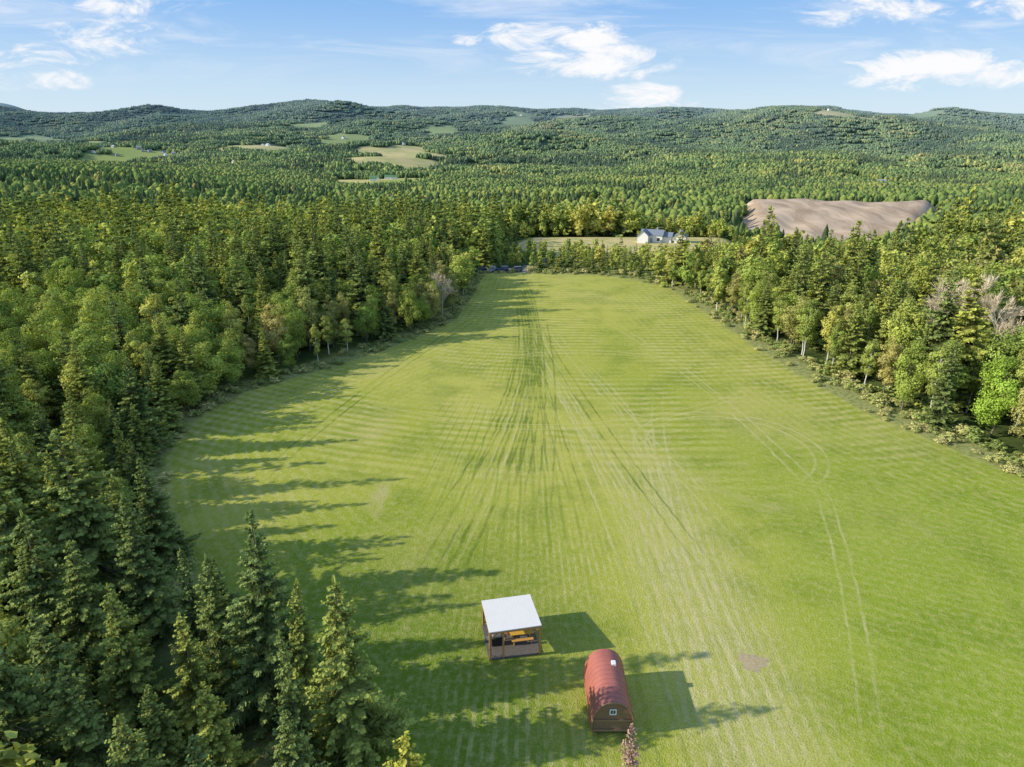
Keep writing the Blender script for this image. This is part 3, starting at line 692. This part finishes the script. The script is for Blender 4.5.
# ------------------------------------------------------------ open pavilion
pv=obj('pavilion',None,loc=(-.10,45.3,0)); pv.rotation_euler=(0,0,math.radians(10))
top(pv,'open timber pavilion with a white metal lean-to roof','pavilion')
boxes('floor',[(0,0,.06,4.3,4.1,.12)],M_CONC,pv,.02)
def roofz(yv): return 2.86-(yv+2.3)*.13
sx=2.1; t=.08; y0_,y1_=-2.2,2.45
V=[(-sx,y0_,roofz(y0_)),(sx,y0_,roofz(y0_)+.10),(sx,y1_,roofz(y1_)+.10),(-sx,y1_,roofz(y1_))]; V=V+[(a_,b_,c_+t) for a_,b_,c_ in V]
rf=pymesh('roof',V,[(3,2,1,0),(4,5,6,7),(0,1,5,4),(1,2,6,5),(2,3,7,6),(3,0,4,7)],M_WHITE,pv)
for px_ in(-2.0,2.0):
    for py_ in(-2.0,2.05):
        hz=roofz(py_)-.02-.18; boxes('post',[(px_,py_,.12+(hz-.12)/2,.18,.18,hz-.12)],M_WOOD,pv,.01)
boxes('post',[(-.95,-2.0,1.34,.14,.14,2.40)],M_WOOD,pv,.01)
for py_ in(-2.0,2.05): boxes('beam',[(0,py_,roofz(py_)-.11,4.2,.15,.2)],M_WOOD,pv,.01)
for px_ in(-2.0,2.0):
    beam('rafter',(px_,-1.9,roofz(-1.9)-.12),(px_,1.95,roofz(1.95)-.12),.12,M_WOOD,pv)
    beam('brace',(px_,-1.93,1.95),(px_+(-.6 if px_>0 else .6),-1.93,2.5),.09,M_WOOD,pv)
for i in range(5): beam('rafter',(-1.6+i*.8,-1.9,roofz(-1.9)-.13),(-1.6+i*.8,1.95,roofz(1.95)-.13),.09,M_WOOD,pv)
boxes('back_railing',[(0,2.05,1.0,3.8,.07,.1),(0,2.05,.35,3.8,.07,.1)]+[(-1.8+i*.2,2.05,.67,.05,.04,.56) for i in range(19)],M_WOOD,pv)
# furniture inside
def chair(xc,yc,rz,mat,lab):
    e=obj('garden_chair',None,loc=(xc,yc,.12)); e.rotation_euler=(0,0,rz); top(e,lab,'chair')
    boxes('seat',[(0,-.2+i*.12,.38,.55,.1,.03) for i in range(5)],mat,e)
    b=boxes('backrest',[(-.24+i*.12,.42,.75,.1,.03,.8) for i in range(5)],mat,e)
    for s in(-1,1):
        boxes('armrest',[(s*.34,.05,.6,.1,.75,.03)],mat,e)
        boxes('leg',[(s*.32,-.27,.29,.06,.08,.58)],mat,e); boxes('leg',[(s*.32,.33,.29,.06,.08,.58)],mat,e)
chair(-.45,45.6,.5,M_ORW,'orange wooden slatted garden chair on the pavilion floor')
tb=obj('picnic_table',None,loc=(.75,45.4,.12)); tb.rotation_euler=(0,0,.17); top(tb,'yellow-orange wooden picnic table under the pavilion roof','table')
boxes('table_top',[(0,-.4+i*.16,.75,1.9,.15,.05) for i in range(6)],M_YP,tb)
for s in(-1,1):
    boxes('leg',[(s*.7,-.25,.36,.08,.08,.72)],M_ORW,tb); boxes('leg',[(s*.7,.25,.36,.08,.08,.72)],M_ORW,tb); boxes('bench',[(0,s*.72,.42,1.8,.28,.05),(-.7,s*.72,.2,.08,.2,.4),(.7,s*.72,.2,.08,.2,.4)],M_ORW,tb)
gr=obj('barbecue_grill',None,loc=(-1.25,44.65,.12)); gr.rotation_euler=(0,0,.2); top(gr,'dark barbecue grill standing on the pavilion floor','grill')
boxes('cart',[(0,0,.4,.9,.5,.7)],M_BLACK,gr,.02); boxes('lid',[(0,0,.92,.8,.48,.3)],M_STEEL,gr,.1); boxes('shelf',[(.65,0,.75,.35,.45,.04),(-.65,0,.75,.35,.45,.04)],M_STEEL,gr)
# ------------------------------------------------------------ arched cabin
cb=obj('arched_cabin',None,loc=(7.0,38.4,0)); cb.scale=(.96,1,1); top(cb,'small arched log cabin with a curved red metal roof','cabin')
def arc(hw,zt,zb,n=28,a0=0.):
    out=[]
    for i in range(n+1):
        t_=a0+(math.pi-2*a0)*i/n; out.append((hw*math.copysign(abs(math.cos(t_))**.85,math.cos(t_)),zb+(zt-zb)*math.sin(t_)**.95))
    return out
HL=2.4
pr=arc(1.45,2.85,.75); pr=[(1.45,.18)]+pr+[(-1.45,.18)]
n_=len(pr)
V=[(a_,-HL,b_) for a_,b_ in pr]+[(a_,HL,b_) for a_,b_ in pr]
F=[tuple(range(n_)),tuple(reversed(range(n_,2*n_)))]+[(i,i+n_,(i+1)%n_+n_,(i+1)%n_) for i in range(n_)]
pymesh('wall',V,F,M_DWOOD,cb)
po=arc(1.57,3.0,.72); po=[(1.6,.5)]+po+[(-1.6,.5)]; pi_=arc(1.50,2.92,.72); pi_=[(1.53,.5)]+pi_+[(-1.53,.5)]
n_=len(po); L2=2.55
V=[(a_,-L2,b_) for a_,b_ in po]+[(a_,L2,b_) for a_,b_ in po]+[(a_,-L2,b_) for a_,b_ in pi_]+[(a_,L2,b_) for a_,b_ in pi_]
F=[]
for i in range(n_-1):
    F.append((i,i+1,n_+i+1,n_+i)); F.append((2*n_+i,3*n_+i,3*n_+i+1,2*n_+i+1)); F.append((i,2*n_+i,2*n_+i+1,i+1)); F.append((n_+i,n_+i+1,3*n_+i+1,3*n_+i))
F.append((0,n_,3*n_,2*n_)); F.append((n_-1,3*n_-1,4*n_-1,2*n_-1))
rf=pymesh('roof',V,F,M_RED,cb)
ribs=[]
for k in range(13):
    yv=-2.5+k*5.0/12
    for (a1,b1),(a2,b2) in zip(po[:-1],po[1:]): ribs.append(((a1*1.003,yv,b1+.004),(a2*1.003,yv,b2+.004),.016,.016))
V,Q=tubes(ribs,4); pymesh('seam',[tuple(v) for v in V],[tuple(int(i) for i in q_) for q_ in Q],M_RED,rf)
tr=[]
for (a1,b1),(a2,b2) in zip(po[:-1],po[1:]): tr.append(((a1*.97,-2.57,b1-.05),(a2*.97,-2.57,b2-.05),.05,.05))
V,Q=tubes(tr,5); pymesh('roof_trim',[tuple(v) for v in V],[tuple(int(i) for i in q_) for q_ in Q],M_TRIM,rf)
wn=boxes('window',[(0,-2.43,2.0,.36,.04,.38)],M_GLASS,cb)
boxes('frame',[(0,-2.45,2.21,.48,.06,.07),(0,-2.45,1.79,.48,.06,.07),(-.215,-2.45,2.0,.07,.06,.35),(.215,-2.45,2.0,.07,.06,.35),(0,-2.455,2.0,.03,.03,.37)],M_WP,wn)
boxes('sill_beam',[(0,-2.46,.35,2.88,.1,.14),(0,-2.46,1.25,2.84,.07,.1)],M_TRIM,cb)
boxes('skid',[(-1.2,0,.09,.2,5.2,.18)],M_TRIM,cb); boxes('skid',[(1.2,0,.09,.2,5.2,.18)],M_TRIM,cb)
boxes('roof_vent',[(.5,1.1,2.9,.34,.42,.34)],M_WP,cb,.03)
# bare patch
V=[(19.2,42.8,.03)];n_=40
for i in range(n_):
    t_=TAU*i/n_; r_=1.0*(1+.16*math.sin(3*t_+1)+.1*math.sin(7*t_)+random.uniform(-.07,.07)); V.append((19.2+1.15*r_*math.cos(t_),42.8+.95*r_*math.sin(t_),.006))
gp=pymesh('soil_patch',V,[(0,1+i,1+(i+1)%n_) for i in range(n_)],M_SOIL); gp['kind']='structure'
# ------------------------------------------------------------ houses
def gable(w,d,h,rh,wm,rm,e,wn_='wall',rn_='roof'):
    V=[(-w/2,-d/2,0),(w/2,-d/2,0),(w/2,d/2,0),(-w/2,d/2,0),(-w/2,-d/2,h),(w/2,-d/2,h),(w/2,d/2,h),(-w/2,d/2,h),(-w/2,0,h+rh),(w/2,0,h+rh)]
    a=pymesh(wn_,V,[(0,1,5,4),(2,3,7,6),(1,2,6,9,5),(3,0,4,8,7)],wm,e)
    o_=.4; s=rh/(d/2); a_=w/2+o_; b_=d/2+o_; zb=h-o_*s+.05; zt=h+rh+.05; t_=.18
    V=[(-a_,-b_,zb),(a_,-b_,zb),(a_,0,zt),(-a_,0,zt),(-a_,b_,zb),(a_,b_,zb)]; V+= [(p[0],p[1],p[2]+t_) for p in V]
    F=[(0,3,2,1),(3,4,5,2),(6,7,8,9),(9,8,11,10),(0,1,7,6),(5,4,10,11),(1,2,8,7),(2,5,11,8),(0,6,9,3),(3,9,10,4)]
    return a,pymesh(rn_,V,F,rm,e)
def house(xc,yc,rz,w,d,h,rh,wm,rm,lab,detail=True,grp=None,name='house',cat='house'):
    e=obj(name,None,loc=(xc,yc,float(terrain(xc,yc))-.1)); e.rotation_euler=(0,0,rz); top(e,lab,cat,grp)
    _,r_=gable(w,d,h,rh,wm,rm,e)
    if detail:
        k=int(w/2.6)
        for i in range(k):
            xw=-w/2+(i+.5)*w/k
            if i==k//2: boxes('door',[(xw,-d/2-.03,1.1,1.,.06,2.1)],M_GREYS,e)
            else:
                wi=boxes('window',[(xw,-d/2-.02,1.6,1.1,.05,1.2)],M_GLASS,e); boxes('frame',[(xw,-d/2-.05,2.24,1.3,.05,.08),(xw,-d/2-.05,.96,1.3,.05,.08)],M_WP,wi)
        boxes('chimney',[(w*.2,.5,h+rh+.3,.6,.6,1.4)],M_GREYS,r_)
    return e
hs=house(57,279,-.35,8.5,6.,3.3,1.6,M_WP,M_SLATE,'white farmhouse with several blue-grey gable roofs near a dry meadow')
wa,wr=gable(6.8,4.2,3.2,1.9,M_WP,M_SLATE,hs,'wing','roof')
for o_ in(wa,wr): o_.location=(-3.0,-2.4,0); o_.rotation_euler=(0,0,math.pi/2)
wa,wr=gable(4.6,4.2,2.7,1.3,M_WP,M_SLATE,hs,'wing','roof')
for o_ in(wa,wr): o_.location=(5.4,.6,0)
house(68,277,-.35+math.pi/2,5.6,4.6,2.7,1.6,M_WP,M_SLATE,'white gabled garage with blue-grey roof beside the farmhouse',name='garage',cat='garage')
house(184,303,.3,9,7,2.6,2.2,M_WP,M_GREYS,'small white house with grey roof among the trees')
for q_ in[(-262,1350,18,11),(-238,1365,14,10),(-222,1335,12,9),(-255,1300,12,8)]: house(q_[0],q_[1],.2,q_[2],q_[3],4.,3.4,M_WP,M_GRN,'white farm building with a green metal roof in an open field',False,'farm buildings in the valley','barn','barn')
for i in range(16):
    a_=random.uniform(-1,1);b_=random.uniform(-.2,.85)
    house(-1080+a_*170,2050+b_*190,random.uniform(0,3),random.uniform(8,14),random.uniform(7,9),4,3,random.choice([M_WP,M_GREYS,M_GREYS]),random.choice([M_SLATE,M_GREYS]),'distant light-coloured village house in the wooded valley',False,'village houses in the valley')
for cx,cy in[(60,4800),(150,4500),(1450,4750),(1520,4700),(-960,3800),(1250,2760),(-700,3000),(700,1340),(2050,4400),(-2600,4050),(-340,2250),(600,2480),(-60,2800),(1600,3700),(-700,1800),(-820,2420),(-850,2460),(-1500,2600),(-480,2450),(-1000,3000),(-1040,3040)]:
    house(cx,cy,random.uniform(0,3),14,10,5,4,M_WP,M_GREYS,'distant white farmhouse in a hillside field',False,'farmhouses on the far hills')
# ------------------------------------------------------------ cars
def paint(n,c): return simple(n,c,.3,.04)
def car(xc,yc,rz,pm,lab,suv=True):
    e=obj('parked_car',None,loc=(xc,yc,float(terrain(xc,yc))+.0)); e.rotation_euler=(0,0,rz); top(e,lab,'car','cars parked on the gravel lane'); e.scale=(.9,.9,.9)
    side=[(-2.25,.35),(-2.3,.7),(-2.2,1.0),(-1.2,1.05),(2.0,1.08),(2.25,.95),(2.28,.4)]
    hw=.9; V=[];F=[]
    for s in(-1,1):
        for a_,b_ in side: V.append((a_,s*hw*(1 if b_<1 else .93),b_))
    n_=len(side); F=[tuple(range(n_)),tuple(reversed(range(n_,2*n_)))]+[(i,(i+1)%n_,(i+1)%n_+n_,i+n_)[::-1] for i in range(n_)]
    b=pymesh('body',V,F,pm,e); md=b.modifiers.new('bevel','BEVEL'); md.width=.07; md.segments=2
    lo=[(-1.15,1.06),(2.0,1.09)]; hi=[(-.45,1.62),(1.75,1.64)]
    V=[(lo[0][0],-.83,1.05),(lo[1][0],-.83,1.07),(lo[1][0],.83,1.07),(lo[0][0],.83,1.05),(hi[0][0],-.66,1.6),(hi[1][0],-.66,1.6),(hi[1][0],.66,1.6),(hi[0][0],.66,1.6)]
    pymesh('window_glass',V,[(0,1,5,4),(1,2,6,5),(2,3,7,6),(3,0,4,7),(4,5,6,7)],M_GLASS,e)
    rr_=boxes('roof',[(.65,0,1.64,2.25,1.34,.07)],pm,e,.03)
    for wx in(-1.4,1.4):
        for wy in(-.85,.85):
            V,Q=tubes([((wx,wy-.11,.34),(wx,wy+.11,.34),.34,.34)],16); w_=pymesh('wheel',[tuple(v) for v in V],[tuple(int(i) for i in q_) for q_ in Q]+[tuple(range(15,-1,-1)),tuple(range(16,32))],M_BLACK,e)
    boxes('headlight',[(-2.27,-.6,.75,.06,.35,.14)],M_WP,e); boxes('headlight',[(-2.27,.6,.75,.06,.35,.14)],M_WP,e)
car(-9.5,200,.2,paint('car_black',(.03,.03,.035)),'black car parked on the gravel lane past the field')
car(-6.,199.6,1.2,paint('car_silver',(.3,.3,.32)),'silver car parked on the gravel lane past the field')
car(-2.8,200.5,.1,paint('car_dark_blue',(.04,.06,.12)),'dark blue car parked on the gravel lane past the field')
car(1.2,199.8,.3,paint('car_grey',(.15,.15,.16)),'grey car parked on the gravel lane past the field')

# ------------------------------------------------------------ light, sky
EL=math.radians(26); PHI=math.radians(8.5)
sun=bpy.data.lights.new('sun','SUN'); sun.energy=5.; sun.angle=math.radians(.5); sun.color=(1.,.93,.78)
so=obj('sun',sun,loc=(-50,0,80)); d=Vector((math.cos(EL)*math.cos(PHI),math.cos(EL)*math.sin(PHI),-math.sin(EL))); so.rotation_euler=d.to_track_quat('-Z','Y').to_euler()
w=bpy.data.worlds.new('World'); scene.world=w; w.use_nodes=True; w.node_tree.nodes.clear(); g=NG(w.node_tree)
sk=g.n('ShaderNodeTexSky'); sk.sky_type='NISHITA'; sk.sun_disc=False; sk.sun_elevation=EL; sk.sun_rotation=math.radians(-98.5); sk.altitude=300; sk.air_density=1.; sk.dust_density=.3; sk.ozone_density=1.5
tc=g.n('ShaderNodeTexCoord'); s3=g.n('ShaderNodeSeparateXYZ'); g.put(s3.inputs[0],tc.outputs['Generated'])
# clear daytime gradient over the physical sky
S=1/.12
def sc_(c): return tuple(v*S for v in c)
g1=g.mix(g.ss(s3.outputs[2],-.01,.17),sc_((.64,.82,.97)),sc_((.25,.51,.94)))
g2=g.mix(g.ss(s3.outputs[2],.15,.9),g1,sc_((.19,.34,.60)))
skc=g.mix(.84,sk.outputs[0],g2)
yy_=g.m('MAXIMUM',s3.outputs[1],.05); az=g.m('DIVIDE',s3.outputs[0],yy_); el=g.m('DIVIDE',s3.outputs[2],yy_)
cv=g.comb(az,g.m('MULTIPLY',el,2.6),0.)
n1=g.noise(cv,12.,8,.66,.6); n2=g.noise(g.comb(g.m('ADD',az,g.m('MULTIPLY',el,.8)),g.m('MULTIPLY',el,7.),4.),4.,7,.62,.8)
CL=[(.055,.110,.13,.024,1.15),(.105,.078,.13,.029,1.15),(.18,.032,.085,.026,1.15),(.575,.068,.17,.030,1.2),(.47,.138,.12,.024,1.05),(.66,.150,.08,.026,1.),(-.055,.108,.036,.012,.65),(-.56,.108,.18,.036,.62),(-.66,.082,.13,.022,.7),(-.64,.058,.12,.018,.7),(-.50,.150,.14,.022,.55),(.63,.095,.03,.01,.5)]
acc=None
for cx,cy,rx,ry,a_ in CL:
    dx=g.m('DIVIDE',g.m('SUBTRACT',az,cx),rx); dy=g.m('DIVIDE',g.m('SUBTRACT',el,cy),ry)
    dd=g.m('ADD',g.m('MULTIPLY',dx,dx),g.m('MULTIPLY',dy,dy))
    mm=g.m('MULTIPLY',g.m('MAXIMUM',g.m('SUBTRACT',1.,dd),0.),a_); acc=mm if acc is None else g.m('MAXIMUM',acc,mm)
den=g.ss(g.m('ADD',g.m('MULTIPLY',acc,.66),g.m('MULTIPLY_ADD',n1,3.6,-1.85)),.02,.9)
den=g.m('MULTIPLY',den,g.ss(acc,0.,.45))
wisp=g.m('MULTIPLY',g.ss(n2,.45,.75),g.m('MULTIPLY',.5,g.ss(el,.03,.12)))
den=g.m('MAXIMUM',den,wisp)
lp=g.mix(den,skc,sc_((.98,.98,1.0)))
bg=g.n('ShaderNodeBackground'); g.put(bg.inputs[0],lp); bg.inputs[1].default_value=.12
o=g.n('ShaderNodeOutputWorld'); g.nt.links.new(bg.outputs[0],o.inputs[0])
# ------------------------------------------------------------ camera
cam=bpy.data.cameras.new('camera'); cam.sensor_width=36; cam.lens=36*680/1024; cam.clip_end=30000; cam.clip_start=.5
co=obj('camera',cam,loc=(0,0,40)); co.rotation_euler=(math.radians(90-20.8),0,0); scene.camera=co
scene.view_settings.view_transform='Standard'; scene.view_settings.look='None'; scene.view_settings.exposure=0
